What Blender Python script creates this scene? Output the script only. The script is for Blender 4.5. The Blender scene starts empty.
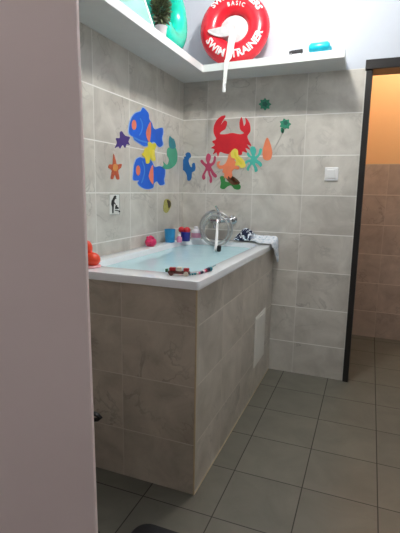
import bpy, bmesh, math, random
from mathutils import Vector, Matrix, noise
random.seed(7)
PI = math.pi
SC = bpy.context.scene
COL = SC.collection

# ------------------------------------------------------------------ camera
F = 432.7605
CAM = Vector((1.2655, -2.8974, 1.2435))
ROT = Matrix(((0.9311925865898535, -0.07840349289279268, 0.3559961502352351),
              (0.36415558569944734, 0.1559695104217328, -0.9181852869779048),
              (0.016464388357627716, 0.9846453189453626, 0.17378872171402382)))
cd = bpy.data.cameras.new('camera')
cd.sensor_fit = 'VERTICAL'; cd.sensor_height = 24; cd.sensor_width = 24
cd.lens = 24 * F / 533; cd.clip_start = 0.02
cam = bpy.data.objects.new('camera', cd); COL.objects.link(cam)
cam.matrix_world = Matrix.Translation(CAM) @ ROT.to_4x4()
SC.camera = cam

def at(u, v, ax, val):
    """point of the plane (axis ax = val) that the survey of the photo puts at u, v"""
    d = ROT @ Vector(((u - 200) / F, -(v - 266.5) / F, -1))
    return CAM + d * ((val - CAM[ax]) / d[ax])

# ------------------------------------------------------------------ materials
def lin(c):
    out = []
    for x in c[:3]:
        x /= 255
        out.append(x / 12.92 if x <= .04045 else ((x + .055) / 1.055) ** 2.4)
    return (*out, 1)

class NT:
    def __init__(s, name):
        s.m = bpy.data.materials.new(name); s.m.use_nodes = True
        s.t = s.m.node_tree; s.b = s.t.nodes['Principled BSDF']; s.out = s.t.nodes['Material Output']
    def n(s, ty, **k):
        x = s.t.nodes.new(ty)
        for a, v in k.items(): setattr(x, a, v)
        return x
    def l(s, a, b): s.t.links.new(a, b)
    def put(s, sock, v):
        if isinstance(v, bpy.types.NodeSocket): s.l(v, sock)
        else: sock.default_value = v
    def math(s, op, a, b=0, c=0):
        x = s.n('ShaderNodeMath', operation=op)
        s.put(x.inputs[0], a); s.put(x.inputs[1], b); s.put(x.inputs[2], c)
        return x.outputs[0]
    def mix(s, f, a, b):
        x = s.n('ShaderNodeMix', data_type='RGBA')
        s.put(x.inputs[0], f); s.put(x.inputs[6], a); s.put(x.inputs[7], b)
        return x.outputs[2]
    def noise(s, vec, scale, detail=4, rough=.55, dist=0):
        x = s.n('ShaderNodeTexNoise'); s.put(x.inputs['Vector'], vec)
        x.inputs['Scale'].default_value = scale; x.inputs['Detail'].default_value = detail
        x.inputs['Roughness'].default_value = rough; x.inputs['Distortion'].default_value = dist
        return x.outputs[0]
    def ramp(s, f, a, b):
        x = s.n('ShaderNodeMapRange'); s.put(x.inputs[0], f)
        x.inputs[1].default_value = a; x.inputs[2].default_value = b
        return x.outputs[0]

def mat(name, col, rough=.5, metal=0, var=.06, scale=14, bump=0, spec=.5, trans=0, coat=0, alpha=1, sss=0):
    s = NT(name)
    tc = s.n('ShaderNodeTexCoord').outputs['Object']
    c = lin(col)
    d = tuple(x * (1 - 2.2 * var) for x in c[:3]) + (1,)
    nz = s.noise(tc, scale)
    s.l(s.mix(s.ramp(nz, .35, .7), c, d), s.b.inputs['Base Color'])
    s.b.inputs['Roughness'].default_value = rough; s.b.inputs['Metallic'].default_value = metal
    s.b.inputs['Specular IOR Level'].default_value = spec
    s.b.inputs['Transmission Weight'].default_value = trans
    s.b.inputs['Coat Weight'].default_value = coat
    s.b.inputs['Alpha'].default_value = alpha
    if bump:
        b = s.n('ShaderNodeBump'); b.inputs['Strength'].default_value = bump; b.inputs['Distance'].default_value = .004
        s.l(s.noise(tc, scale * 4), b.inputs['Height']); s.l(b.outputs[0], s.b.inputs['Normal'])
    return s.m

def tiles(name, ax_u, ax_v, u0, v0, tw, th, ca, cb, grout, gw=.0022, rough=.28, paint=None, top=None, vein=.6, upright=.6):
    """ceramic tile: marbled glaze, one shade per tile, grout lines; painted above `top`"""
    s = NT(name)
    g = s.n('ShaderNodeNewGeometry').outputs['Position']
    sp = s.n('ShaderNodeSeparateXYZ'); s.l(g, sp.inputs[0])
    U = s.math('DIVIDE', s.math('SUBTRACT', sp.outputs[ax_u], u0), tw)
    V = s.math('DIVIDE', s.math('SUBTRACT', sp.outputs[ax_v], v0), th)
    iu, iv = s.math('FLOOR', U), s.math('FLOOR', V)
    fu, fv = s.math('SUBTRACT', U, iu), s.math('SUBTRACT', V, iv)
    du = s.math('MULTIPLY', s.math('MINIMUM', fu, s.math('SUBTRACT', 1, fu)), tw)
    dv = s.math('MULTIPLY', s.math('MINIMUM', fv, s.math('SUBTRACT', 1, fv)), th)
    gu = s.math('ADD', 1 - upright, s.math('MULTIPLY', s.ramp(du, gw, gw * 1.7), upright))   # upright joints are narrower and paler
    gm = s.math('MINIMUM', gu, s.ramp(dv, gw, gw * 1.7))   # 0 in the joint, 1 on the tile
    cv = s.n('ShaderNodeCombineXYZ'); s.l(iu, cv.inputs[0]); s.l(iv, cv.inputs[1])
    wn = s.n('ShaderNodeTexWhiteNoise'); s.l(cv.outputs[0], wn.inputs['Vector'])
    off = s.n('ShaderNodeVectorMath', operation='MULTIPLY_ADD')
    s.l(wn.outputs['Color'], off.inputs[0]); off.inputs[1].default_value = (9, 9, 9); s.l(g, off.inputs[2])
    n1 = s.noise(off.outputs[0], 5.5, 6, .6, .6)
    base = s.mix(s.ramp(n1, .33, .68), lin(ca), lin(cb))
    n2 = s.noise(off.outputs[0], 4.2, 5, .55, 1.1)
    vm = s.math('SUBTRACT', 1, s.ramp(s.math('ABSOLUTE', s.math('SUBTRACT', n2, .52)), .002, .022))
    n3 = s.noise(off.outputs[0], 3, 2)
    vm = s.math('MULTIPLY', s.math('MULTIPLY', vm, s.ramp(n3, .45, .65)), vein)
    dk = tuple(x * .62 for x in lin(cb)[:3]) + (1,)
    base = s.mix(vm, base, dk)
    tone = s.math('ADD', .95, s.math('MULTIPLY', wn.outputs['Value'], .08))
    hs = s.n('ShaderNodeHueSaturation'); s.l(tone, hs.inputs['Value']); s.l(base, hs.inputs['Color'])
    col = s.mix(gm, lin(grout), hs.outputs[0])
    bump_h = gm
    rg = s.math('ADD', s.math('MULTIPLY', gm, rough - .8), .8)
    if top is not None:
        up = s.math('GREATER_THAN', sp.outputs[2], top)
        pn = s.mix(s.noise(g, 30), lin(paint), tuple(x * .97 for x in lin(paint)[:3]) + (1,))
        col = s.mix(up, col, pn)
        rg = s.math('MAXIMUM', rg, s.math('MULTIPLY', up, .7))
        bump_h = s.math('MAXIMUM', gm, up)
    s.l(col, s.b.inputs['Base Color']); s.l(rg, s.b.inputs['Roughness'])
    b = s.n('ShaderNodeBump'); b.inputs['Strength'].default_value = .35; b.inputs['Distance'].default_value = .002
    s.l(bump_h, b.inputs['Height']); s.l(b.outputs[0], s.b.inputs['Normal'])
    return s.m

H, TW, Z0 = .25, .3325, .2222
TOP = Z0 + 7 * H
W, L, RIM0, RIM1 = .6774, 1.4087, .872, .905
CA, CB, GR = (213, 209, 199), (184, 179, 169), (236, 234, 228)
M = {}
M['wall_l'] = tiles('wall_tile_left', 1, 2, -.406, Z0, TW, H, CA, CB, GR, paint=(204, 209, 217), top=TOP)
M['wall_b'] = tiles('wall_tile_back', 0, 2, .8441, Z0, TW, H, CA, CB, GR, paint=(204, 209, 217), top=TOP, upright=.4)
M['apron_f'] = tiles('apron_tile_front', 0, 2, W, Z0, TW, H, (198, 188, 172), (166, 156, 141), (204, 197, 185), gw=.0013)  # same tile as the walls; shade of the front painted in, darker and browner
M['apron_s'] = tiles('apron_tile_side', 1, 2, -L, Z0, TW, H, (208, 200, 187), (176, 168, 154), (222, 215, 203), gw=.002)  # same tile again, painted lighter than the front for its lit side
M['far'] = tiles('far_room_tile', 0, 2, 1.05, .229, TW, H, (204, 186, 172), (172, 155, 142), (220, 206, 192), paint=(250, 204, 150), upright=.3, top=1.479)
M['floor'] = tiles('floor_tile', 0, 1, .4877, -.275, .2998, .305, (112, 110, 99), (99, 97, 87), (48, 46, 40), gw=.0016, rough=.34, vein=.12, upright=1)
M['paint'] = mat('white_wall_paint', (232, 236, 242), .7, var=.02)
M['shelf'] = mat('white_shelf_board', (224, 227, 225), .4, var=.02)
M['door'] = mat('mauve_grey_door_paint', (232, 210, 205), .5, var=.03, scale=3)
M['frame'] = mat('black_door_frame', (30, 27, 25), .35, var=.1)
M['tub'] = mat('white_tub_enamel', (240, 244, 246), .14, var=.01, coat=.4)
M['trim'] = mat('beige_corner_trim', (196, 178, 146), .45, var=.05)
M['white'] = mat('white_plastic', (238, 238, 236), .35, var=.02)
M['panel'] = mat('white_panel_plastic', (236, 233, 224), .45, var=.03)
M['chrome'] = mat('chrome', (205, 205, 205), .16, 1, var=.02)
M['hose'] = mat('chrome_hose', (196, 196, 194), .28, .85, var=.03)
M['black'] = mat('black_plastic', (16, 16, 18), .4, var=.1)
M['slate'] = mat('dark_slate_rubber', (20, 23, 28), .6, var=.08, scale=40, bump=.3)
def flat(n, c, r=.5, **k): M[n] = mat(n, c, r, **k)
flat('foam_red', (212, 28, 42)); flat('foam_blue', (14, 98, 214)); flat('foam_orange', (240, 128, 96)); flat('foam_light_blue', (70, 140, 225))
flat('margin', (150, 188, 236)); flat('foam_purple', (72, 52, 128)); flat('foam_yellow', (228, 214, 62)); flat('foam_green', (76, 172, 136)); flat('foam_dark_teal', (40, 136, 150))
flat('foam_sea_blue', (28, 104, 172)); flat('foam_pink', (190, 66, 100)); flat('foam_yellow2', (240, 222, 92)); flat('foam_teal', (74, 190, 172))
flat('foam_lobster', (244, 138, 96)); flat('foam_turtle', (48, 132, 62)); flat('foam_shell', (96, 62, 34)); flat('foam_shell_red', (206, 70, 44))
flat('foam_star', (206, 96, 60), var=.2, scale=120); flat('foam_star_mid', (216, 148, 78)); flat('foam_flower', (46, 150, 116), var=.18, scale=150); flat('foam_flower_dark', (26, 104, 88))
flat('sign_white', (226, 228, 222)); flat('sign_grey', (150, 150, 146)); flat('sign_ink', (18, 18, 18)); flat('fish_lime', (190, 186, 100), var=.2, scale=160); flat('fish_brown', (74, 60, 34))
flat('film', (186, 182, 172), .4)
flat('ring_red', (226, 24, 44), .22, var=.05, coat=.3); flat('ring_teal', (20, 200, 172), .25, var=.04, coat=.3)
flat('strap_white', (240, 238, 234), .6); flat('print_white', (248, 240, 240), .4); flat('seat_white', (218, 214, 214), .35, var=.1, scale=30)
flat('cyan', (20, 196, 222), .3, coat=.3); flat('cyan_dark', (10, 160, 190), .3)
flat('orange_toy', (255, 74, 34), .35, coat=.3); flat('pink_base', (250, 176, 180), .4)
flat('hot_pink', (226, 32, 100), .3, coat=.3); flat('cup_blue', (28, 140, 196), .35); flat('pale_pink', (240, 150, 186), .4)
flat('navy', (28, 34, 140), .3, coat=.3); flat('lid_red', (206, 30, 44), .3, coat=.3); flat('bottle_white', (232, 230, 236), .4); flat('bottle_label', (216, 150, 176), .5)
flat('toy_red', (176, 34, 40), .35); flat('toy_brown', (96, 52, 44), .45); flat('toy_cream', (226, 216, 196), .4); flat('toy_green', (70, 116, 90), .4)
flat('bead_teal', (40, 140, 150), .3); flat('bead_navy', (24, 28, 66), .3); flat('bead_pink', (232, 120, 150), .3); flat('bead_white', (236, 232, 226), .3)
flat('pot_grey', (214, 208, 210), .5); flat('leaf', (92, 104, 66), .6, var=.25, scale=90); flat('leaf_dark', (58, 62, 40), .6, var=.25, scale=90)
flat('panel_teal', (150, 200, 190), .15, var=.1, scale=6, coat=.5)
flat('lamp_glass', (255, 250, 240), .3)

def towel_mat():
    s = NT('navy_print_towel')
    tc = s.n('ShaderNodeTexCoord').outputs['Object']
    sp = s.n('ShaderNodeSeparateXYZ'); s.l(tc, sp.inputs[0])
    nz = s.noise(tc, 34, 3, .5, 1.2)
    left = s.ramp(sp.outputs[0], .575, .535)
    navy = s.math('MULTIPLY', s.ramp(nz, .47, .50), left)
    n2 = s.noise(tc, 60, 2, .5, .5)
    c = s.mix(s.ramp(n2, .52, .6), lin((238, 243, 248)), lin((190, 208, 222)))
    s.l(s.mix(navy, c, lin((26, 36, 66))), s.b.inputs['Base Color'])
    s.b.inputs['Roughness'].default_value = .9
    b = s.n('ShaderNodeBump'); b.inputs['Strength'].default_value = .5; b.inputs['Distance'].default_value = .003
    s.l(s.noise(tc, 250), b.inputs['Height']); s.l(b.outputs[0], s.b.inputs['Normal'])
    return s.m
M['towel'] = towel_mat()

def water_mat():
    s = NT('cyan_bath_water')
    tc = s.n('ShaderNodeTexCoord').outputs['Object']
    tr = s.n('ShaderNodeBsdfTransparent'); tr.inputs[0].default_value = lin((190, 238, 246))
    di = s.n('ShaderNodeBsdfDiffuse'); di.inputs[0].default_value = lin((208, 247, 254))
    gl = s.n('ShaderNodeBsdfGlossy'); gl.inputs['Roughness'].default_value = .04
    bp = s.n('ShaderNodeBump'); bp.inputs['Strength'].default_value = .12; bp.inputs['Distance'].default_value = .01
    s.l(s.noise(tc, 9, 2), bp.inputs['Height']); s.l(bp.outputs[0], gl.inputs['Normal'])
    m1 = s.n('ShaderNodeMixShader'); m1.inputs[0].default_value = .9
    s.l(tr.outputs[0], m1.inputs[1]); s.l(di.outputs[0], m1.inputs[2])
    fr = s.n('ShaderNodeFresnel'); fr.inputs[0].default_value = 1.33; s.l(bp.outputs[0], fr.inputs['Normal'])
    m2 = s.n('ShaderNodeMixShader'); s.l(fr.outputs[0], m2.inputs[0]); s.l(m1.outputs[0], m2.inputs[1]); s.l(gl.outputs[0], m2.inputs[2])
    s.l(m2.outputs[0], s.out.inputs['Surface'])
    return s.m
M['water'] = water_mat()

# ------------------------------------------------------------------ mesh helpers
def new(): return bmesh.new()

def build(name, bm, m, parent=None, smooth=False, bevel=0, seg=2, sub=0):
    bmesh.ops.recalc_face_normals(bm, faces=bm.faces[:])
    me = bpy.data.meshes.new(name); bm.to_mesh(me); bm.free()
    for mm in (m if isinstance(m, (list, tuple)) else [m]): me.materials.append(M[mm])
    o = bpy.data.objects.new(name, me); COL.objects.link(o)
    if smooth:
        for p in me.polygons: p.use_smooth = True
        if smooth == 'auto': me.set_sharp_from_angle(angle=math.radians(38))
    if bevel:
        b = o.modifiers.new('bevel', 'BEVEL'); b.width = bevel; b.segments = seg; b.limit_method = 'ANGLE'
    if sub:
        b = o.modifiers.new('sub', 'SUBSURF'); b.levels = sub; b.render_levels = sub
    if parent: attach(o, parent)
    return o

def attach(o, p):
    o.parent = p
    bpy.context.view_layer.update()
    o.matrix_parent_inverse = p.matrix_world.inverted()

def tag(o, label, cat, group=None, kind=None):
    o['label'] = label; o['category'] = cat
    if group: o['group'] = group
    if kind: o['kind'] = kind
    return o

def thing(name, label, cat, loc, group=None):
    o = bpy.data.objects.new(name, None); o.empty_display_size = .05
    COL.objects.link(o); o.location = loc
    return tag(o, label, cat, group)

def struct(o): o['kind'] = 'structure'; return o

def box(bm, lo, hi):
    r = bmesh.ops.create_cube(bm, size=1)
    lo, hi = Vector(lo), Vector(hi)
    for v in r['verts']: v.co = Vector([(lo[i] + hi[i]) / 2 + v.co[i] * (hi[i] - lo[i]) for i in range(3)])
    return r['verts']

def lathe(bm, prof, c=(0, 0, 0), seg=28, axis=(0, 0, 1)):
    q = Vector((0, 0, 1)).rotation_difference(Vector(axis)); c = Vector(c); rings = []
    for r, z in prof:
        if r < 1e-5: rings.append([bm.verts.new(c + q @ Vector((0, 0, z)))]); continue
        rings.append([bm.verts.new(c + q @ Vector((r * math.cos(2 * PI * i / seg), r * math.sin(2 * PI * i / seg), z))) for i in range(seg)])
    for a, b in zip(rings, rings[1:]):
        for i in range(seg):
            j = (i + 1) % seg
            if len(a) == 1 and len(b) == 1: continue
            if len(a) == 1: bm.faces.new((a[0], b[j], b[i]))
            elif len(b) == 1: bm.faces.new((a[i], a[j], b[0]))
            else: bm.faces.new((a[i], a[j], b[j], b[i]))

def tube(bm, pts, r, seg=8, closed=False):
    pts = [Vector(p) for p in pts]; n = len(pts); rings = []
    up = Vector((0, 0, 1)); prev = None
    for i, p in enumerate(pts):
        a = pts[(i - 1) % n] if (closed or i > 0) else p
        b = pts[(i + 1) % n] if (closed or i < n - 1) else p
        t = (b - a).normalized()
        if prev is None:
            x = t.orthogonal().normalized()
        else:
            x = (prev - t * prev.dot(t)).normalized()
        prev = x; y = t.cross(x)
        rr = r[i] if isinstance(r, (list, tuple)) else r
        rings.append([bm.verts.new(p + rr * (x * math.cos(2 * PI * k / seg) + y * math.sin(2 * PI * k / seg))) for k in range(seg)])
    m = n if closed else n - 1
    for i in range(m):
        a, b = rings[i], rings[(i + 1) % n]
        s = 0
        if closed and i == n - 1:
            s = min(range(seg), key=lambda q: (a[0].co - b[q].co).length)
        for k in range(seg): bm.faces.new((a[k], a[(k + 1) % seg], b[(k + 1 + s) % seg], b[(k + s) % seg]))
    if not closed:
        bm.faces.new(rings[0][::-1]); bm.faces.new(rings[-1])

def ball(bm, c, r, seg=18, rot=None):
    r = (r, r, r) if not isinstance(r, (tuple, list)) else r
    v = bmesh.ops.create_uvsphere(bm, u_segments=seg, v_segments=seg // 2 + 2, radius=1)['verts']
    for x in v:
        p = Vector((x.co.x * r[0], x.co.y * r[1], x.co.z * r[2]))
        if rot: p = rot @ p
        x.co = p + Vector(c)

def chaikin(p, n=2):
    for _ in range(n):
        q = []
        for i in range(len(p)):
            a, b = p[i], p[(i + 1) % len(p)]
            q += [(a[0] * .75 + b[0] * .25, a[1] * .75 + b[1] * .25), (a[0] * .25 + b[0] * .75, a[1] * .25 + b[1] * .75)]
        p = q
    return p

def through(p, k=3):
    out = []; n = len(p)
    for i in range(n):
        a, b, c, d = (Vector(p[(i + j) % n]) for j in (-1, 0, 1, 2))
        for q in range(k):
            t = q / k
            v = .5 * (2 * b + (c - a) * t + (2 * a - 5 * b + 4 * c - d) * t * t + (3 * b - a - 3 * c + d) * t ** 3)
            out.append((v.x, v.y))
    return out

def slab(bm, poly, z0, z1, mp):
    """extrude a 2-D outline between depths z0 and z1; mp(x, y, z) gives the point"""
    a = [bm.verts.new(mp(x, y, z0)) for x, y in poly]; b = [bm.verts.new(mp(x, y, z1)) for x, y in poly]
    n = len(poly)
    for i in range(n): bm.faces.new((a[i], a[(i + 1) % n], b[(i + 1) % n], b[i]))
    f = [bm.faces.new(a[::-1]), bm.faces.new(b)]
    for q in f: q.normal_update()
    bmesh.ops.triangulate(bm, faces=f, ngon_method='EAR_CLIP')

def rrect(x0, x1, y0, y1, r, z, k=7):
    out = []
    for cx, cy, a0 in ((x1 - r, y1 - r, 0), (x0 + r, y1 - r, 90), (x0 + r, y0 + r, 180), (x1 - r, y0 + r, 270)):
        for i in range(k):
            a = math.radians(a0 + 90 * i / (k - 1)); out.append(Vector((cx + r * math.cos(a), cy + r * math.sin(a), z)))
    return out

def loft(bm, rings, cap0=False, cap1=False):
    vs = [[bm.verts.new(p) for p in r] for r in rings]; n = len(vs[0])
    for a, b in zip(vs, vs[1:]):
        for i in range(n): bm.faces.new((a[i], a[(i + 1) % n], b[(i + 1) % n], b[i]))
    if cap0: bm.faces.new(vs[0][::-1])
    if cap1: bm.faces.new(vs[-1])

# ------------------------------------------------------------------ the setting
CEIL = 2.66
RX = 2.25
b = new(); box(b, (-.15, -3.6, -.08), (RX + .12, 1.16, 0)); struct(build('floor', b, 'floor'))
b = new(); box(b, (-.12, -3.6, 0), (0, .12, CEIL)); struct(build('wall_left', b, 'wall_l'))
DX0, DX1, DZ = 1.192, 2.0, 2.0
b = new()
box(b, (0, 0, 0), (DX0, .12, CEIL)); box(b, (DX0, 0, DZ), (DX1, .12, CEIL)); box(b, (DX1, 0, 0), (RX, .12, CEIL))
struct(build('wall_back', b, 'wall_b'))
b = new(); box(b, (RX, -3.6, 0), (RX + .12, 1.16, CEIL)); struct(build('wall_right', b, 'paint'))
b = new(); box(b, (-.12, -3.6, CEIL), (RX + .12, .12, CEIL + .08)); struct(build('ceiling', b, 'paint'))
b = new(); box(b, (.9, 1.04, 0), (RX, 1.16, 2.6)); struct(build('wall_far_room', b, 'far'))
b = new(); box(b, (.9, .12, 0), (1.0, 1.04, 2.6)); struct(build('wall_far_room_left', b, 'far'))
b = new(); box(b, (.9, .12, 2.6), (RX, 1.16, 2.68)); struct(build('ceiling_far_room', b, 'paint'))
# dark frame of the doorway in the back wall
b = new()
box(b, (1.181, -.018, 0), (1.216, .13, 1.957)); box(b, (1.97, -.018, 0), (2.01, .13, 1.957)); box(b, (1.174, -.028, 1.957), (2.02, .135, 2.012))
struct(build('door_2', b, 'frame', bevel=.003))
# the near door leaf standing open on the left
E0 = Vector((.855, -2.33, 0)); dv = Vector((-.86, -.51, 0)).normalized(); nv = Vector((-dv.y, dv.x, 0))
if nv.dot(CAM - E0) > 0: nv = -nv          # thickness goes to the side away from the camera
b = new()
p = [E0, E0 + dv * .72, E0 + dv * .72 + nv * .04, E0 + nv * .04]
lo = [b.verts.new(q + Vector((0, 0, .008)) - dv * .005) for q in p]; hi = [b.verts.new(q + Vector((0, 0, 2.05)) + dv * .0105) for q in p]
for i in range(4): b.faces.new((lo[i], lo[(i + 1) % 4], hi[(i + 1) % 4], hi[i]))
b.faces.new(lo); b.faces.new(hi)
struct(build('door_1', b, 'door', bevel=.003))

# ------------------------------------------------------------------ bathtub
tub = thing('bathtub', 'white built-in bathtub filled with water, boxed in with beige marbled tiles', 'bathtub', (W / 2, -L / 2, 0))
b = new(); box(b, (.001, -L, 0), (W, -L + .03, RIM0)); build('front_apron', b, 'apron_f', tub)
b = new(); box(b, (W - .03, -L + .03, 0), (W, -.001, RIM0)); build('side_apron', b, 'apron_s', tub)
b = new(); box(b, (W - .004, -L - .003, 0), (W + .003, -L + .005, RIM0)); build('corner_trim', b, 'trim', tub, bevel=.0015)
b = new()
OX0, OX1, OY0, OY1 = .0015, W + .012, -L - .012, -.0015
IX0, IX1, IY0, IY1 = .085, .607, -1.285, -.11
rings = [rrect(OX0 + .01, OX1 - .01, OY0 + .01, OY1 - .003, .01, RIM0),
         rrect(OX0, OX1, OY0, OY1, .012, RIM0), rrect(OX0, OX1, OY0, OY1, .014, RIM1 - .008),
         rrect(OX0 + .002, OX1 - .002, OY0 + .002, OY1 - .001, .016, RIM1 - .002), rrect(OX0 + .007, OX1 - .008, OY0 + .008, OY1 - .004, .02, RIM1),
         rrect(IX0 - .014, IX1 + .014, IY0 - .014, IY1 + .014, .15, RIM1), rrect(IX0 - .004, IX1 + .004, IY0 - .004, IY1 + .004, .14, RIM1 - .003),
         rrect(IX0, IX1, IY0, IY1, .135, RIM1 - .012), rrect(IX0 + .012, IX1 - .012, IY0 + .02, IY1 - .012, .13, RIM1 - .1),
         rrect(IX0 + .05, IX1 - .05, IY0 + .12, IY1 - .05, .12, RIM1 - .36), rrect(IX0 + .1, IX1 - .1, IY0 + .2, IY1 - .1, .1, RIM1 - .4)]
loft(b, rings, cap1=True)
build('tub_shell', b, 'tub', tub, smooth='auto')
b = new(); box(b, (W, -L, 0), (W + .003, -.002, .004)); build('base_caulk', b, 'trim', tub)
# white inspection hatch low in the long side
hatch_b = new(); box(hatch_b, (W - .002, -.452, .178), (W + .004, -.192, .497))
hatch = build('access_panel', hatch_b, 'panel', tub, bevel=.002)
hatch['label'] = 'white rectangular inspection panel'
b = new(); box(b, (W + .003, -.437, .193), (W + .0065, -.207, .482)); build('hatch_door', b, 'panel', hatch, bevel=.0015)

b = new(); WZ = .872
k0 = [rrect(IX0 + .0095, IX1 - .0095, IY0 + .015, IY1 - .0095, .131, WZ - .022), rrect(IX0 + .006, IX1 - .006, IY0 + .009, IY1 - .006, .132, WZ)]
loft(b, k0, cap0=True, cap1=True)
tag(build('bath_water', b, 'water'), 'pale cyan water filling the white bathtub almost to its rim', 'water', kind='stuff')

# ------------------------------------------------------------------ L-shaped wall shelf
SZ0, SZ1 = TOP - .002, 2.014
b = new()
poly = [(0, -2.2), (.235, -2.2), (.222, -.215), (1.07, -.268), (1.066, 0), (0, 0)]
slab(b, poly, SZ0, SZ1, lambda x, y, z: Vector((x, y, z)))
shelf = build('wall_shelf', b, 'shelf', bevel=.002)
tag(shelf, 'long white corner shelf running along two walls above the bathtub', 'shelf')

# ------------------------------------------------------------------ stickers on the walls
def sticker(name, label, plane, o, s, layers, group, n=2, base=0., cat='sticker', border=None):
    """layers: (part name or None for the body, material, outline in photo units, smoothing)"""
    ax, val, sg = (0, 0., 1) if plane == 'left' else (1, 0., -1)
    first = None; h = -.0008 + base
    rim = layers[0][2] if border else None
    for i, (pn, m, pts) in enumerate(layers):
        t = .0025 if i == 0 else .0012
        bm_ = new()
        polys = pts if isinstance(pts[0], list) else [pts]
        for pl in polys:
            pl = through(pl, 3) if n else pl
            def mp(x, y, z):
                q = at(o[0] + x * s, o[1] + y * s, ax, val); q[ax] += sg * z; return q
            slab(bm_, pl, h, h + t, mp)
        if i == 0:
            ob = build(name, bm_, m); c = sum((Vector(v.co) for v in ob.data.vertices), Vector()) / len(ob.data.vertices)
            for v in ob.data.vertices: v.co -= c
            ob.location = c; first = ob; h += t
            tag(ob, label, cat, group)
            if rim:                            # pale printed margin around the body
                cx = sum(p[0] for p in rim) / len(rim); cy = sum(p[1] for p in rim) / len(rim)
                bb = new(); slab(bb, through([(cx + (x - cx) * 1.05, cy + (y - cy) * 1.04) for x, y in rim], 3), -.0008 + base, base + .0015, mp)
                build('pale_margin', bb, border, first)
        else:
            build(pn, bm_, m, first)
            if i > 2: h += .0003
    return first

def ell(cx, cy, rx, ry, k=14, a=0):
    a = math.radians(a)
    return [(cx + rx * math.cos(t) * math.cos(a) - ry * math.sin(t) * math.sin(a), cy + rx * math.cos(t) * math.sin(a) + ry * math.sin(t) * math.cos(a)) for t in [2 * PI * i / k for i in range(k)]]

GL, GB = 'bath stickers on the left wall', 'bath stickers on the back wall'
fs = 50 / 281.
arc = lambda p, w: [(x + w, y) for x, y in p] + [(x - w, y) for x, y in p[::-1]]
sticker('fish_sticker', 'upper of two big blue fish stickers, with orange spots', 'left', (125, 100), fs, [
    (None, 'foam_blue', [(88, 62), (98, 44), (114, 54), (132, 78), (135, 108), (150, 130), (156, 152), (170, 165), (207, 155), (212, 187), (206, 215), (212, 250), (190, 264), (168, 240), (156, 236), (140, 247), (110, 260), (84, 246), (54, 226), (48, 212), (60, 212), (24, 192), (23, 150), (34, 105), (55, 76), (82, 66)]),
    ('orange_spot', 'foam_orange', ell(49, 140, 13, 28)),
    ('orange_fin', 'foam_orange', [(141, 122), (121, 165), (117, 198), (134, 238), (142, 200), (144, 160)]),
    ('gill_stripe', 'foam_light_blue', arc([(84, 105), (94, 128), (96, 155), (90, 178), (80, 198)], 3)),
    ('jaw_stripe', 'foam_light_blue', [(46, 206), (90, 226), (134, 236), (134, 244), (88, 234), (48, 216)])], GL, border='margin')
sticker('fish_sticker', 'lower of two big blue fish stickers, with orange spots', 'left', (125, 100), fs, [
    (None, 'foam_blue', [(64, 332), (84, 322), (102, 328), (130, 328), (152, 350), (166, 377), (190, 372), (220, 385), (223, 420), (217, 448), (220, 472), (195, 478), (178, 456), (162, 470), (156, 493), (120, 500), (88, 487), (70, 465), (78, 452), (46, 450), (46, 414), (50, 370), (58, 344)]),
    ('orange_spot', 'foam_orange', ell(72, 396, 12, 28)),
    ('orange_fin', 'foam_orange', [(152, 364), (135, 410), (134, 440), (155, 474), (158, 430), (157, 390)]),
    ('gill_stripe', 'foam_light_blue', arc([(96, 345), (106, 375), (108, 405), (102, 435), (92, 465)], 3))], GL, border='margin')
sticker('fish_sticker', 'yellow fish sticker wedged between the two big blue fish', 'left', (125, 100), fs, [
    (None, 'foam_yellow', [(110, 272), (128, 264), (126, 240), (140, 236), (152, 248), (170, 243), (170, 268), (162, 290), (169, 336), (150, 342), (140, 322), (135, 352), (117, 356), (110, 326), (92, 305), (103, 294)]),
    ('stripe', 'foam_yellow2', [(150, 285), (162, 282), (163, 325), (152, 330)])], GL, n=1, base=.0025)
sticker('sea_creature_sticker', 'curled green sticker with dark teal top, right of the blue fish', 'left', (75, 120), .3, [
    (None, 'foam_green', [(308, 96), (322, 88), (335, 92), (341, 120), (336, 146), (316, 163), (288, 161), (296, 150), (293, 138), (306, 150), (313, 132), (306, 116)]),
    ('head', 'foam_dark_teal', [(314, 54), (322, 60), (330, 66), (335, 90), (322, 96), (312, 84)])], GL, n=2)
sticker('fish_sticker', 'small dark purple spiky fish sticker above the orange starfish', 'left', (80, 80), .2813, [
    (None, 'foam_purple', [(148, 182), (160, 198), (177, 203), (171, 219), (177, 231), (165, 228), (160, 242), (151, 231), (142, 244), (136, 236), (123, 242), (131, 224), (127, 207), (141, 206), (141, 188)])], GL, n=1)
sticker('starfish_sticker', 'orange and red starfish sticker on the left wall', 'left', (100, 145), .1408, [
    (None, 'foam_star', [(96, 62), (110, 108), (118, 138), (152, 134), (147, 162), (128, 182), (137, 238), (118, 244), (108, 216), (100, 216), (92, 242), (75, 238), (80, 200), (82, 178), (58, 160), (66, 138), (88, 138), (91, 105)]),
    ('center_patch', 'foam_star_mid', ell(106, 160, 18, 26))], GL, n=1)
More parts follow.
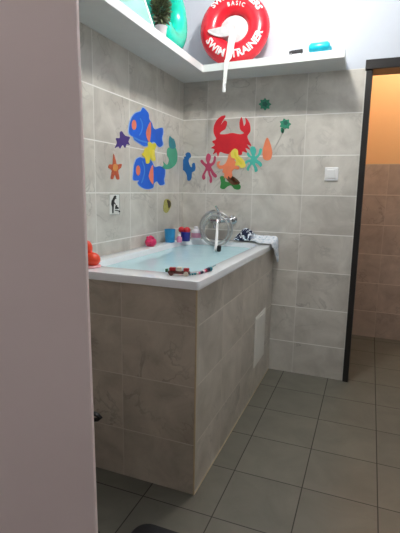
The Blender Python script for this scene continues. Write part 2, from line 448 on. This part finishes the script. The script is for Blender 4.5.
sg = sticker('pictogram_sticker', 'square white pictogram sticker of a black figure bending over a child', 'left', (100, 145), .1408, [
    (None, 'sign_white', [(68, 350), (138, 350), (138, 495), (68, 495)]),
    ('figure_print', 'sign_ink', [[(98, 362), (108, 358), (114, 366), (110, 376), (116, 382), (104, 384), (99, 400), (103, 412), (112, 420), (108, 424), (97, 418), (95, 440), (93, 484), (84, 484), (84, 440), (77, 420), (80, 396), (90, 378)],
                           [(108, 428), (118, 426), (120, 438), (130, 444), (130, 454), (104, 454), (106, 440)],
                           [(102, 460), (140, 466), (140, 478), (132, 478), (130, 471), (102, 466)]]),
    ('border_print', 'sign_grey', [[(68, 350), (138, 350), (138, 352), (68, 352)], [(136, 350), (138, 350), (138, 495), (136, 495)], [(68, 493), (138, 493), (138, 495), (68, 495)]])], GL, n=0)
sticker('fish_sticker', 'small brown and lime fish sticker above the blue cup', 'left', (80, 190), .275, [
    (None, 'fish_lime', [(304, 50), (308, 36), (318, 32), (328, 40), (331, 56), (324, 72), (314, 84), (303, 74)]),
    ('brown_back', 'fish_brown', [(316, 36), (327, 42), (329, 56), (322, 66), (318, 50)])], GL, n=1)
# back wall
sticker('crab_sticker', 'large red crab sticker with raised claws', 'back', (190, 105), .25, [
    (None, 'foam_red', [(105, 136), (95, 112), (96, 84), (108, 60), (126, 45), (143, 43), (130, 66), (124, 80), (138, 62), (149, 70), (142, 95), (126, 106), (120, 116), (142, 117), (170, 112), (200, 117), (216, 112), (201, 98), (198, 70), (206, 48), (212, 66), (216, 84), (223, 70), (222, 50), (238, 72), (242, 104), (230, 124), (234, 140), (246, 164), (228, 158), (242, 180), (222, 172), (230, 192), (210, 186), (206, 200), (170, 198), (138, 194), (120, 188), (112, 208), (106, 190), (92, 198), (98, 178), (84, 172), (100, 160), (88, 146)])], GB, n=1)
sticker('seahorse_sticker', 'small blue seahorse sticker on the back wall', 'back', (160, 140), .15, [
    (None, 'foam_sea_blue', [(185, 82), (202, 88), (207, 112), (196, 122), (191, 140), (196, 160), (206, 180), (214, 178), (214, 160), (230, 152), (237, 185), (230, 207), (213, 217), (211, 250), (200, 271), (183, 267), (179, 235), (164, 207), (147, 196), (154, 180), (145, 165), (153, 150), (149, 135), (162, 125), (160, 113), (174, 108), (170, 94)])], GB, n=1)
sticker('octopus_sticker', 'dark pink octopus sticker beside the blue seahorse', 'back', (160, 140), .15, [
    (None, 'foam_pink', [(312, 98), (325, 90), (339, 104), (337, 128), (330, 147), (336, 156), (349, 150), (357, 132), (360, 110), (373, 112), (371, 140), (361, 162), (346, 174), (343, 184), (353, 202), (361, 216), (376, 230), (380, 245), (367, 251), (350, 236), (339, 214), (333, 208), (337, 228), (347, 250), (347, 278), (336, 288), (330, 273), (332, 254), (324, 232), (320, 208), (312, 206), (304, 220), (298, 233), (303, 252), (292, 266), (280, 251), (285, 228), (297, 206), (304, 188), (298, 175), (281, 160), (269, 140), (281, 131), (294, 147), (306, 157), (314, 155), (305, 130)])], GB, n=1)
sticker('lobster_sticker', 'orange lobster sticker overlapping the lower left of the red crab', 'back', (190, 105), .25, [
    (None, 'foam_lobster', [(156, 196), (168, 186), (184, 190), (188, 204), (176, 200), (172, 206), (184, 212), (178, 222), (188, 232), (182, 240), (198, 250), (192, 258), (178, 256), (168, 268), (170, 282), (162, 294), (154, 284), (150, 296), (142, 288), (136, 294), (138, 276), (130, 268), (132, 256), (118, 256), (108, 244), (110, 228), (122, 226), (116, 238), (126, 242), (140, 236), (148, 222), (152, 210)])], GB, n=1, base=.002)
sticker('seahorse_sticker', 'pale yellow seahorse sticker below the red crab', 'back', (190, 105), .25, [
    (None, 'foam_yellow2', [(164, 190), (178, 175), (192, 181), (194, 200), (207, 212), (218, 225), (223, 246), (205, 252), (196, 242), (181, 242), (185, 226), (180, 215), (167, 210)]),
    ('outline_mark', 'foam_yellow', [(178, 188), (184, 188), (188, 206), (208, 228), (210, 238), (202, 236), (180, 206)])], GB, n=1, base=.004)
sticker('turtle_sticker', 'green turtle sticker with a brown and red shell', 'back', (190, 105), .25, [
    (None, 'foam_turtle', [(128, 284), (141, 289), (141, 305), (160, 310), (175, 320), (190, 314), (203, 324), (198, 338), (178, 336), (165, 322), (150, 326), (136, 337), (121, 331), (124, 310), (120, 290)]),
    ('shell', 'foam_shell', [(145, 286), (170, 284), (196, 304), (198, 316), (172, 320), (150, 302)]),
    ('shell_spots', 'foam_shell_red', [[(156, 290), (166, 289), (168, 298), (158, 297)], [(172, 293), (182, 300), (178, 306), (170, 300)], [(178, 309), (192, 309), (190, 315), (178, 315)]])], GB, n=1)
sticker('octopus_sticker', 'light teal octopus sticker right of the red crab', 'back', (190, 105), .25, [
    (None, 'foam_teal', [(240, 180), (247, 166), (259, 168), (265, 184), (260, 200), (262, 205), (273, 196), (279, 175), (288, 177), (284, 196), (270, 213), (269, 219), (281, 226), (289, 238), (282, 248), (273, 238), (263, 232), (261, 238), (268, 250), (271, 263), (260, 268), (257, 254), (251, 240), (246, 240), (238, 252), (234, 264), (226, 257), (231, 246), (240, 234), (238, 229), (230, 231), (221, 238), (222, 226), (232, 219), (243, 217), (243, 212), (232, 206), (226, 190), (235, 191), (241, 201), (248, 203)])], GB, n=1)
sticker('oval_sticker', 'plain orange oval sticker right of the teal octopus', 'back', (190, 105), .25, [
    (None, 'foam_lobster', [(308, 130), (318, 144), (326, 170), (329, 196), (322, 217), (305, 222), (292, 211), (291, 184), (298, 152)])], GB)
def flower(cx, cy, r, k, sc, o):
    return [(cx + r * (1 if i % 2 == 0 else .72) * math.cos(2 * PI * i / (2 * k)), cy + r * (1 if i % 2 == 0 else .72) * math.sin(2 * PI * i / (2 * k))) for i in range(2 * k)]
sticker('flower_sticker', 'green flower sticker higher on the back wall, the left of two', 'back', (250, 0), .375, [
    (None, 'foam_flower', flower(40, 278, 17, 8, 0, 0)), ('flower_center', 'foam_flower_dark', flower(40, 278, 8, 5, 0, 0))], GB, n=1)
sticker('flower_sticker', 'green flower sticker with a trailing pale stem, right of the other flower', 'back', (250, 0), .375, [
    (None, 'foam_flower', flower(94, 331, 16, 7, 0, 0) ), ('flower_center', 'foam_flower_dark', flower(95, 328, 7, 5, 0, 0)),
    ('stem', 'film', [(88, 344), (92, 345), (80, 372), (66, 398), (64, 396), (78, 370)]),
    ('leaf', 'foam_flower', [(84, 340), (92, 346), (88, 356), (82, 350)])], GB, n=1)

# light switch
sw = thing('light_switch', 'white square rocker light switch on the tiles beside the dark doorway', 'switch', at(331.5, 174, 1, 0))
c0 = at(331.5, 174, 1, 0)
b = new(); box(b, c0 + Vector((-.041, -.009, -.041)), c0 + Vector((.041, 0, .041))); build('faceplate', b, 'white', sw, bevel=.003)
b = new(); box(b, c0 + Vector((-.027, -.014, -.027)), c0 + Vector((.027, -.008, .027))); build('rocker', b, 'white', sw, bevel=.003)

# ------------------------------------------------------------------ swim rings on the shelf
def torus(bm, c, R, r, rot, sr=56, st=24, squash=.9):
    rings = []
    for i in range(sr):
        t = 2 * PI * i / sr; ring = []
        for j in range(st):
            a = 2 * PI * j / st
            p = Vector(((R + r * math.cos(a)) * math.cos(t), (R + r * math.cos(a)) * math.sin(t), r * squash * math.sin(a)))
            ring.append(bm.verts.new(c + rot @ p))
        rings.append(ring)
    for i in range(sr):
        for j in range(st):
            bm.faces.new((rings[i][j], rings[(i + 1) % sr][j], rings[(i + 1) % sr][(j + 1) % st], rings[i][(j + 1) % st]))

def text_on_ring(txt, size, c, R, r, rot, mid, inward, rad_off, bold=.0, squash=.9):
    """letters wrapped on the ring's front face; mid = angle of the middle of the word"""
    cu = bpy.data.curves.new('lettering', 'FONT'); cu.body = txt; cu.size = size; cu.align_x = 'CENTER'; cu.offset = bold; cu.resolution_u = 2
    tmp = bpy.data.objects.new('lettering', cu); COL.objects.link(tmp)
    bpy.context.view_layer.update()
    me = bpy.data.meshes.new_from_object(tmp.evaluated_get(bpy.context.evaluated_depsgraph_get()))
    bpy.data.objects.remove(tmp); bm_ = new(); bm_.from_mesh(me); bpy.data.meshes.remove(me)
    bmesh.ops.subdivide_edges(bm_, edges=[e for e in bm_.edges if e.calc_length() > size * .2], cuts=2)
    bmesh.ops.triangulate(bm_, faces=bm_.faces[:])
    for v in bm_.verts:
        x, y = v.co.x, v.co.y - size * .35
        rho = R + rad_off
        if inward: ang = mid + x / rho; q = rad_off - y     # reads left to right along the bottom, tops to the centre
        else: ang = mid - x / rho; q = rad_off + y          # along the top, tops outwards
        a = math.acos(max(-.99, min(.99, q / r)))
        rr = r + .0025
        p = Vector(((R + rr * math.cos(a)) * math.cos(ang), (R + rr * math.cos(a)) * math.sin(ang), rr * squash * math.sin(a)))
        v.co = c + rot @ p
    return bm_

# red ring: its face looks at the room (-y) and a little down
RR, Rr = .15, .068
rc = Vector((.392, -.118, SZ1 + RR + Rr - .002))
rot = Matrix.Rotation(math.radians(8), 3, 'Z') @ Matrix.Rotation(math.radians(84), 3, 'X')
red = thing('swim_ring', 'red inflatable swim ring with white lettering, leaning on the back wall', 'swim ring', (rc.x, rc.y, SZ1))
b = new(); torus(b, rc, RR, Rr, rot); ringo = build('inflatable_tube', b, 'ring_red', red, smooth=True)
b = text_on_ring('SWIM', .056, rc, RR, Rr, rot, math.radians(230), True, .016, .002); build('lettering', b, 'print_white', ringo)
b = text_on_ring('TRAINER', .056, rc, RR, Rr, rot, math.radians(307), True, .016, .002); build('lettering', b, 'print_white', ringo)
b = text_on_ring('SWIMTRAINERS', .05, rc, RR, Rr, rot, math.radians(84), False, .03, .002); build('lettering', b, 'print_white', ringo)
b = text_on_ring('B A S I C', .03, rc, RR, Rr, rot, math.radians(84), False, -.02, .0006); build('lettering', b, 'print_white', ringo)
# white seat panel in the hole, and the strap over the shelf edge
b = new()
def dome(x, y): return rc + rot @ Vector((x, y, .012 + .012 * (1 - (x * x + y * y) / .0081)))
ringsv = []
for i in range(7):
    f = i / 6
    ringsv.append([b.verts.new(dome(.088 * f * math.cos(2 * PI * k / 24) + .012 * (1 - f), .088 * f * math.sin(2 * PI * k / 24) - .01) if f > 0 else dome(.012, -.01)) for k in range(24 if f > 0 else 1)])
for k in range(24): b.faces.new((ringsv[0][0], ringsv[1][k], ringsv[1][(k + 1) % 24]))
for a, c in zip(ringsv[1:], ringsv[2:]):
    for k in range(24): b.faces.new((a[k], c[k], c[(k + 1) % 24], a[(k + 1) % 24]))
build('seat_panel', b, 'seat_white', red, smooth=True)
b = new()                                     # folded wing of the seat, lying over the left of the tube
for sgn, pts in ((1, [(-.165, -.03), (-.11, -.018), (-.05, .0), (.02, .02), (.0, -.06), (-.06, -.068), (-.12, -.06)]),):
    slab(b, chaikin(pts, 2), .062, .07, lambda x, y, z: rc + rot @ Vector((x, y, z + .01 * math.sin(30 * x))))
build('seat_wing', b, 'seat_white', red)
def ribbon(bm, pts, w, t, wd=Vector((1, 0, 0))):
    pts = [Vector(p) for p in pts]; rings = []
    for i, p in enumerate(pts):
        tg = (pts[min(i + 1, len(pts) - 1)] - pts[max(i - 1, 0)]).normalized()
        nr = tg.cross(wd).normalized(); ww = w[i] if isinstance(w, list) else w
        rings.append([bm.verts.new(p + wd * a * ww / 2 + nr * c * t / 2) for a, c in ((-1, -1), (1, -1), (1, 1), (-1, 1))])
    for a, c in zip(rings, rings[1:]):
        for k in range(4): bm.faces.new((a[k], a[(k + 1) % 4], c[(k + 1) % 4], c[k]))
    bm.faces.new(rings[0][::-1]); bm.faces.new(rings[-1])
SY = -.238                                    # front edge of the back shelf there
b = new()
ribbon(b, [(.408, -.195, 2.20), (.404, -.205, 2.15), (.398, -.215, 2.08), (.393, -.232, 2.03), (.389, SY - .008, 2.015), (.385, SY - .011, 1.97), (.381, SY - .010, 1.92), (.378, SY - .010, 1.885)],
       [.04, .044, .042, .036, .03, .026, .023, .021], .004)
st = build('strap', b, 'strap_white', red)
b = new(); box(b, (.367, SY - .016, 1.835), (.386, SY - .004, 1.888)); build('buckle', b, 'white', st, bevel=.003)

# teal ring against the left wall
rc2 = Vector((.105, -.50, SZ1 + .142 + .07 - .002))
rot2 = Matrix.Rotation(math.radians(84), 3, 'Y')
b = new(); torus(b, rc2, .142, .07, rot2)
teal = build('swim_ring', b, 'ring_teal', smooth=True)
tag(teal, 'plain teal inflatable swim ring leaning on the left wall behind the plant', 'swim ring')

# artificial plant in a small pot
pc = Vector((.196, -.745, SZ1))
plant = thing('potted_plant', 'small bushy olive green plant in a pale pot on the corner shelf', 'plant', pc)
b = new(); lathe(b, [(0, 0), (.024, 0), (.030, .045), (.033, .05), (.029, .05), (.026, .04), (0, .04)], pc, 20); build('pot', b, 'pot_grey', plant, smooth='auto')
for nm, mm, cnt, sd in (('foliage', 'leaf', 620, 1), ('foliage', 'leaf_dark', 420, 2)):
    rnd = random.Random(sd); b = new()
    for i in range(cnt):
        d = Vector((rnd.gauss(0, 1), rnd.gauss(0, 1), rnd.gauss(0, .9))).normalized()
        q = pc + Vector((0, 0, .135)) + Vector((d.x * .048, d.y * .058, d.z * .085)) * rnd.uniform(.35, 1)
        ln = rnd.uniform(.012, .022); sd_ = d.orthogonal().normalized() * ln * .3; tip = (d + Vector((0, 0, rnd.uniform(-.3, .6)))).normalized() * ln
        v = [b.verts.new(q - tip * .4), b.verts.new(q + sd_), b.verts.new(q + tip), b.verts.new(q - sd_)]
        b.faces.new(v)
    build(nm, b, mm, plant)
b = new(); tube(b, [pc + Vector((0, 0, .035)), pc + Vector((0, 0, .13))], .004, 6); build('stem', b, 'leaf_dark', plant)

# pale teal framed panel at the left end of the visible shelf
P1, P2 = Vector((.207, -.845, SZ1)), Vector((.165, -1.16, SZ1))
fr = thing('picture_frame', 'white-edged frame with a pale teal glossy panel standing on the shelf', 'picture frame', (P1 + P2) / 2)
ux = (P2 - P1).normalized(); lean = Vector((-.35, -.06, 1)).normalized(); nn = ux.cross(lean).normalized()
def fb(bm, a0, a1, h0, h1, t0, t1):
    vs = [bm.verts.new(P1 + ux * a + lean * h + nn * t) for t in (t0, t1) for a, h in ((a0, h0), (a1, h0), (a1, h1), (a0, h1))]
    for f in ((0, 1, 2, 3), (7, 6, 5, 4), (0, 4, 5, 1), (1, 5, 6, 2), (2, 6, 7, 3), (3, 7, 4, 0)): bm.faces.new([vs[i] for i in f])
wl = (P2 - P1).length
b = new()
for r in ((0, .014, .001, .3), (wl - .014, wl, .001, .3), (.014, wl - .014, .001, .015), (.014, wl - .014, .286, .3)): fb(b, *r, -.006, .006)
build('frame', b, 'white', fr)
b = new(); fb(b, .014, wl - .014, .015, .286, -.003, .003); build('panel', b, 'panel_teal', fr)

# small black clip and cyan armband on the back shelf
cl = thing('hair_clip', 'small black clip with a thin pale cord on the back shelf', 'clip', (.80, -.235, SZ1))
b = new()
ribbon(b, [(.762, -.236, SZ1 + .012), (.78, -.236, SZ1 + .016), (.80, -.236, SZ1 + .017), (.82, -.236, SZ1 + .018), (.838, -.236, SZ1 + .02)], .016, .018, Vector((0, 1, 0)))
build('clip_body', b, 'black', cl, bevel=.003)
b = new(); box(b, (.826, -.23, SZ1), (.834, -.224, SZ1 + .014)); build('jaw', b, 'black', cl)
b = new(); box(b, (.766, -.23, SZ1), (.774, -.224, SZ1 + .008)); build('jaw', b, 'black', cl)
b = new(); tube(b, [(.775, -.246, SZ1 + .009), (.774, -.252, SZ1 + .004), (.773, -.256, SZ1 - .004), (.77, -.2575, SZ1 - .028)], .0016, 6); build('cord', b, 'pot_grey', cl, smooth=True)
ab = thing('arm_band', 'bright cyan rolled-up inflatable armband at the right end of the shelf', 'armband', (.93, -.21, SZ1))
b = new()
for yy, zz, rr, l0, l1 in ((-.232, .027, .0275, .872, .985), (-.178, .025, .0255, .884, .99)):
    lathe(b, [(0, -.002), (rr * .6, 0), (rr, .012), (rr * .95, (l1 - l0) * .5), (rr, l1 - l0 - .012), (rr * .6, l1 - l0), (0, l1 - l0 + .002)], (l0, yy, SZ1 + zz), 20, (1, 0, .03))
build('air_chamber', b, 'cyan', ab, smooth=True)
b = new(); lathe(b, [(.0, .002), (.012, 0), (.012, -.004), (.007, -.004), (.006, -.001), (0, -.001)], (.878, -.232, SZ1 + .027), 16, (1, 0, 0)); build('valve', b, 'cyan_dark', ab, smooth=True)

# ------------------------------------------------------------------ mixer tap with coiled hose
tp = thing('bath_mixer', 'chrome wall-mounted bath mixer with a coiled shower hose', 'tap', (.30, -.02, .985))
tz = 1.045
b = new()
lathe(b, [(0, 0), (.027, 0), (.030, .004), (.030, .008), (.018, .012), (.014, .03), (.014, .05)], (.235, 0, tz), 22, (0, -1, 0)); e1 = build('wall_flange', b, 'chrome', tp, smooth='auto')
b = new()
lathe(b, [(0, 0), (.027, 0), (.030, .004), (.030, .008), (.018, .012), (.014, .03), (.014, .05)], (.385, 0, tz), 22, (0, -1, 0)); build('wall_flange', b, 'chrome', tp, smooth='auto')
b = new(); lathe(b, [(0, -.085), (.016, -.085), (.021, -.07), (.021, -.02), (.024, -.014), (.024, .014), (.021, .02), (.021, .07), (.016, .085), (0, .085)], (.31, -.062, tz), 24, (1, 0, 0)); build('mixer_body', b, 'chrome', tp, smooth='auto')
b = new(); lathe(b, [(0, 0), (.02, 0), (.022, .02), (.016, .034), (0, .036)], (.305, -.066, tz + .014), 20, (0, 0, 1))
tube(b, [(.305, -.072, tz + .045), (.302, -.085, tz + .062), (.298, -.10, tz + .08), (.293, -.115, tz + .092)], [.008, .008, .007, .006], 10); build('lever', b, 'chrome', tp, smooth='auto')
b = new(); tube(b, [(.31, -.075, tz - .01), (.31, -.11, tz - .02), (.31, -.15, tz - .026), (.31, -.175, tz - .032), (.31, -.18, tz - .05)], [.014, .013, .012, .012, .012], 14); build('spout', b, 'chrome', tp, smooth='auto')
# hose: out of the body, two and a half turns, then to the hand shower
b = new(); pts = []
hc = Vector((.312, -.135, .995))
for i in range(150):
    t = i / 149; a = math.radians(100) + t * 2 * PI * 2.6
    R_ = .118 - .03 * t + .006 * math.sin(7 * t)
    pts.append(hc + Vector((R_ * math.cos(a) + .012 * (t - .5), -.055 * t + .01 * math.sin(a * .5), R_ * 1.0 * math.sin(a) - .006 * t)))
pts = [Vector((.255, -.062, tz - .018)), Vector((.235, -.09, tz + .01))] + pts
b2 = pts
tube(b, pts, .0062, 8); build('hose', b, 'hose', tp, smooth=True)
b = new(); tube(b, [(.21, -.06, .92), (.19, -.07, .95), (.2, -.075, 1.0), (.235, -.075, 1.03), (.262, -.07, 1.04)], .006, 8); build('hose', b, 'hose', tp, smooth=True)
# hand shower hanging straight down, black nozzle face near the water
hs = thing('hand_shower', 'slim white hand shower with a black nozzle hanging below the mixer', 'shower head', (.318, -.215, .876))
b = new(); tube(b, [(.334, -.19, 1.038), (.36, -.27, .98), (.388, -.36, .924), (.410, -.43, .886)], [.008, .009, .01, .011], 12); build('handle', b, 'white', hs, smooth=True)
b = new(); lathe(b, [(0, -.006), (.010, -.006), (.013, 0), (.013, .026), (.010, .03), (0, .03)], (.428, -.425, .884), 20, (.1, -.1, 1)); build('head', b, 'black', hs, smooth='auto')
b = new(); lathe(b, [(0, -.02), (.012, -.02), (.014, 0), (.012, .012), (0, .012)], (.334, -.187, 1.044), 14, (0, .6, .8)); build('bracket', b, 'chrome', hs, smooth='auto')

# ------------------------------------------------------------------ things on the tub's rim
z = RIM1
def obj_at(u, v, dz=0): return at(u, v, 2, z)
# orange rubber toy at the near left corner
c = Vector((.146, -1.335, z))
t = thing('rubber_toy', 'bright orange rubber bath toy by the door edge on the tub rim', 'bath toy', c)
b = new(); ball(b, c + Vector((.010, -.002, .035)), (.038, .034, .031)); ball(b, c + Vector((-.03, .004, .03)), (.028, .026, .024)); build('body', b, 'orange_toy', t, smooth=True)
b = new(); ball(b, c + Vector((-.016, .002, .080)), (.024, .023, .036)); build('head', b, 'orange_toy', t, smooth=True)
b = new(); lathe(b, [(0, 0), (.044, 0), (.047, .004), (.042, .01), (0, .012)], c, 24); build('base', b, 'pink_base', t, smooth='auto')
# pink squat toy
c = Vector((.048, -.585, z))
t = thing('rubber_toy', 'hot pink squat rubber bath toy with a knob on top', 'bath toy', c)
b = new(); lathe(b, [(0, 0), (.022, 0), (.033, .012), (.036, .026), (.03, .042), (.018, .05), (0, .052)], c, 26); build('body', b, 'hot_pink', t, smooth=True)
b = new(); ball(b, c + Vector((0, 0, .055)), (.013, .013, .011)); build('knob', b, 'hot_pink', t, smooth=True)
for sx in (-1, 1):
    b = new(); ball(b, c + Vector((sx * .018, -.006, .05)), (.009, .008, .01)); build('ear', b, 'hot_pink', t, smooth=True)
b = new(); ball(b, c + Vector((.014, -.032, .028)), (.011, .008, .009)); build('snout', b, 'hot_pink', t, smooth=True)
# blue cup
c = Vector((.062, -.345, z))
b = new(); lathe(b, [(0, 0), (.030, 0), (.031, .003), (.036, .082), (.0365, .085), (.034, .085), (.029, .006), (0, .005)], c, 30)
tag(build('cup', b, 'cup_blue', smooth='auto'), 'plain blue plastic cup in the back corner of the tub', 'cup')
# pink pot
c = Vector((.117, -.318, z))
t = thing('bottle', 'small pale pink bottle between the blue cup and the navy cup', 'bottle', c)
b = new(); lathe(b, [(0, 0), (.016, 0), (.018, .004), (.018, .03), (.01, .038), (.008, .042), (0, .042)], c, 20); build('body', b, 'pale_pink', t, smooth='auto')
b = new(); lathe(b, [(0, .041), (.0095, .041), (.009, .055), (0, .056)], c, 16); build('cap', b, 'print_white', t, smooth='auto')
# navy beaker with red top
c = Vector((.125, -.235, z))
t = thing('toy_pot', 'navy blue toy pot with a lumpy red top', 'bath toy', c)
b = new(); lathe(b, [(0, 0), (.028, 0), (.031, .004), (.033, .06), (.03, .062), (0, .06)], c, 26); build('pot_body', b, 'navy', t, smooth='auto')
b = new()
ball(b, c + Vector((-.028, -.004, .075)), (.021, .02, .021)); ball(b, c + Vector((.012, -.004, .073)), (.024, .024, .022)); ball(b, c + Vector((-.006, .01, .07)), (.026, .02, .018))
build('red_top', b, 'lid_red', t, smooth=True)
# white bottle
c = Vector((.158, -.125, z))
t = thing('bottle', 'white plastic bottle standing against the back wall beside the mixer', 'bottle', c)
b = new(); lathe(b, [(0, 0), (.03, 0), (.033, .004), (.033, .058), (.025, .07), (.014, .074), (0, .074)], c, 24); build('body', b, 'bottle_white', t, smooth='auto')
b = new(); lathe(b, [(0, .073), (.014, .073), (.014, .09), (.012, .092), (0, .092)], c, 18); build('cap', b, 'bottle_white', t, smooth='auto')
b = new(); lathe(b, [(.0334, .016), (.0338, .018), (.0338, .046), (.0334, .048)], c, 24); build('paper_label', b, 'bottle_label', t, smooth='auto')

# toy cart on the near right corner
c = Vector((.572, -1.338, z)); rz = Matrix.Rotation(math.radians(12), 3, 'Z')
t = thing('toy_car', 'tiny red and cream toy car on the near rim of the tub', 'toy car', c)
def lb(bm, lo, hi):
    for v in box(bm, lo, hi): v.co = c + rz @ v.co
b = new(); lb(b, (-.045, -.011, .007), (.044, .011, .018)); build('chassis', b, 'toy_brown', t, bevel=.003)
b = new(); lb(b, (-.01, -.011, .018), (.012, .011, .034)); build('cab', b, 'toy_cream', t, bevel=.003)
b = new(); lb(b, (-.04, -.01, .018), (-.014, .01, .032)); build('load', b, 'toy_red', t, bevel=.003)
b = new(); lb(b, (.018, -.01, .018), (.04, .01, .031)); build('hood', b, 'toy_red', t, bevel=.003)
b = new(); lb(b, (-.056, -.008, .012), (-.046, .008, .026)); build('bumper', b, 'toy_green', t, bevel=.002)
for wx in (-.03, .03):
    for wy in (-.0145, .0145):
        b = new(); lathe(b, [(0, -.003), (.009, -.003), (.0095, 0), (.009, .003), (0, .003)], c + rz @ Vector((wx, wy, .0095)), 16, rz @ Vector((0, 1, 0))); build('wheel', b, 'toy_brown' if wx < 0 else 'toy_cream', t, smooth='auto')
# bead string
t = thing('bead_string', 'short string of teal, pink, white and navy beads on the tub rim', 'beads', (.62, -1.25, z))
A, B_ = Vector((.612, -1.322, z)), Vector((.662, -1.20, z))
seq = ['bead_teal', 'bead_teal', 'bead_teal', 'bead_white', 'bead_pink', 'bead_navy', 'bead_navy', 'bead_white', 'bead_pink', 'toy_red', 'bead_navy', 'bead_navy', 'bead_teal']
for i, mm in enumerate(seq):
    f = i / (len(seq) - 1); r_ = .0045 + .006 * f * f
    q = A.lerp(B_, f) + Vector((.008 * math.sin(5 * f), 0, r_))
    b = new(); ball(b, q, r_, 12); build('bead', b, mm, t, smooth=True)
b = new(); tube(b, [A.lerp(B_, f) + Vector((.008 * math.sin(5 * f), 0, .006 + .005 * f * f)) for f in [i / 12 for i in range(13)]] + [B_ + Vector((.0, .02, .02)), B_ + Vector((.004, .035, .022))], .0015, 6); build('cord', b, 'bead_teal', t, smooth=True)

# towel draped over the far right corner of the rim
b = new(); NU, NV = 64, 26; g = []
for i in range(NU):
    row = []
    for j in range(NV):
        s = i / (NU - 1) * .40; w = j / (NV - 1)
        x = .425 + s; f_ = min(1, max(0, (x - .56) / .06)); y0 = -.112 - .085 * f_ * f_ * (3 - 2 * f_); y = y0 + (-.014 - y0) * w
        edge = OX1 + .006
        lump = math.exp(-((x - .498) / .056) ** 2)
        nz = noise.noise(Vector((x * 22, w * 4.5, 1.3))) ; nz2 = noise.noise(Vector((x * 50, w * 9, 4.1)))
        hh = .010 + lump * (.066 + .012 * nz + .016 * abs(nz2)) * math.sin(PI * min(1, max(0, w))) ** .5 + .006 * abs(nz) + .03 * w ** 3
        if x <= edge:
            p = Vector((x, y + .01 * nz, z + hh))
        else:
            dn = x - edge
            dn *= .12 + .88 * min(1, w * 1.25) ** 1.5
            p = Vector((edge + .004 + .010 * (1 - math.exp(-dn * 60)) + .006 * nz * min(1, dn * 30), y, z + hh * math.exp(-dn * 60) - dn))
        row.append(b.verts.new(p))
    g.append(row)
for i in range(NU - 1):
    for j in range(NV - 1): b.faces.new((g[i][j], g[i + 1][j], g[i + 1][j + 1], g[i][j + 1]))
tw = build('towel', b, 'towel', smooth=True)
so = tw.modifiers.new('thick', 'SOLIDIFY'); so.thickness = .003; so.offset = 1
tag(tw, 'white cloth with navy print, crumpled on the far rim and draped over the edge', 'towel')

# ------------------------------------------------------------------ floor things
b = new()
MX0, MX1, MY0, MY1 = .548, .84, -1.94, -1.63
loft(b, [rrect(MX0, MX1, MY0, MY1, .06, 0), rrect(MX0, MX1, MY0, MY1, .06, .014), rrect(MX0 + .006, MX1 - .006, MY0 + .006, MY1 - .006, .055, .02), rrect(MX0 + .03, MX1 - .03, MY0 + .03, MY1 - .03, .04, .021)], True, True)
tag(build('floor_mat', b, 'slate', smooth='auto'), 'dark slate pad with rounded corners on the floor before the tub', 'mat')
q = at(97, 530, 2, 0)
st = thing('wire_stand', 'black wire stand mostly hidden behind the edge of the pale door', 'stand', (q.x - .12, q.y, 0))
b = new(); tube(b, [(q.x - .012, q.y, .0), (q.x - .012, q.y, .45)], .006, 8); 
bx = q.x - .03
b.free()
b = new(); tube(b, [(bx - .17, q.y, .455), (bx + .01, q.y, .468), (bx + .045, q.y, .464), (bx + .058, q.y, .456), (bx + .045, q.y, .446), (bx + .012, q.y, .436), (bx - .17, q.y, .43)], .0075, 8); build('rail', b, 'black', st, smooth=True)
b = new(); tube(b, [(bx - .1, q.y, .012), (bx - .1, q.y, .45)], .007, 10); build('post', b, 'black', st, smooth=True)
b = new(); slab(b, [(bx - .3, q.y - .12), (bx + .03, q.y - .12), (bx + .075, q.y - .03), (bx + .035, q.y - .002), (bx - .3, q.y - .002)], 0, .012, lambda x, y, zz: Vector((x, y, zz))); build('base', b, 'black', st, bevel=.003)

# ------------------------------------------------------------------ lamps
LX, LY = .86, -.88
cl_ = thing('ceiling_lamp', 'round white ceiling lamp above the middle of the room', 'lamp', (LX, LY, CEIL))
b = new(); lathe(b, [(0, 0), (.1, 0), (.1, -.02), (.0, -.02)], (LX, LY, CEIL), 32); build('base', b, 'white', cl_, smooth='auto')
def lamp(name, loc, energy, color, size):
    ld = bpy.data.lights.new(name, 'AREA'); ld.shape = 'DISK'; ld.size = size; ld.energy = energy; ld.color = color
    o = bpy.data.objects.new(name, ld); COL.objects.link(o); o.location = loc
    return o
def bulb(name, loc, energy, color, size):
    ld = bpy.data.lights.new(name, 'POINT'); ld.shadow_soft_size = size; ld.energy = energy; ld.color = color
    o = bpy.data.objects.new(name, ld); COL.objects.link(o); o.location = loc
    return o
l1 = bulb('lamp_light', (LX, LY, CEIL - .09), 27, (1, .98, .95), .06); attach(l1, cl_)
c2 = thing('ceiling_lamp', 'warm ceiling lamp in the room beyond the doorway', 'lamp', (1.5, .6, 2.6))
b = new(); lathe(b, [(0, 0), (.08, 0), (.08, -.02), (.0, -.02)], (1.5, .6, 2.6), 28); build('base', b, 'white', c2, smooth='auto')
l2 = bulb('warm_lamp_light', (1.5, .62, 2.48), 7.5, (1, .80, .60), .06); attach(l2, c2)

w = bpy.data.worlds.new('world'); SC.world = w; w.use_nodes = True
w.node_tree.nodes['Background'].inputs[0].default_value = (1, 1, 1, 1)
w.node_tree.nodes['Background'].inputs[1].default_value = .15
c3 = thing('ceiling_lamp', 'unseen fill lamp added to brighten the near side of the pale door', 'lamp', (.75, -3.25, 2.5))  # fill lamp and fixture out of view, added to brighten the door leaf
b = new(); lathe(b, [(0, 0), (.08, 0), (.08, -.02), (.0, -.02)], (.75, -3.25, 2.5), 28); build('base', b, 'white', c3, smooth='auto')
l3 = bulb('door_fill_light', (.75, -3.25, 2.4), 6.2, (1, .95, .92), .08); attach(l3, c3)
SC.view_settings.view_transform = 'Standard'; SC.view_settings.look = 'None'
SC.view_settings.exposure = .52; SC.view_settings.gamma = 1; SC.view_settings.use_curve_mapping = False
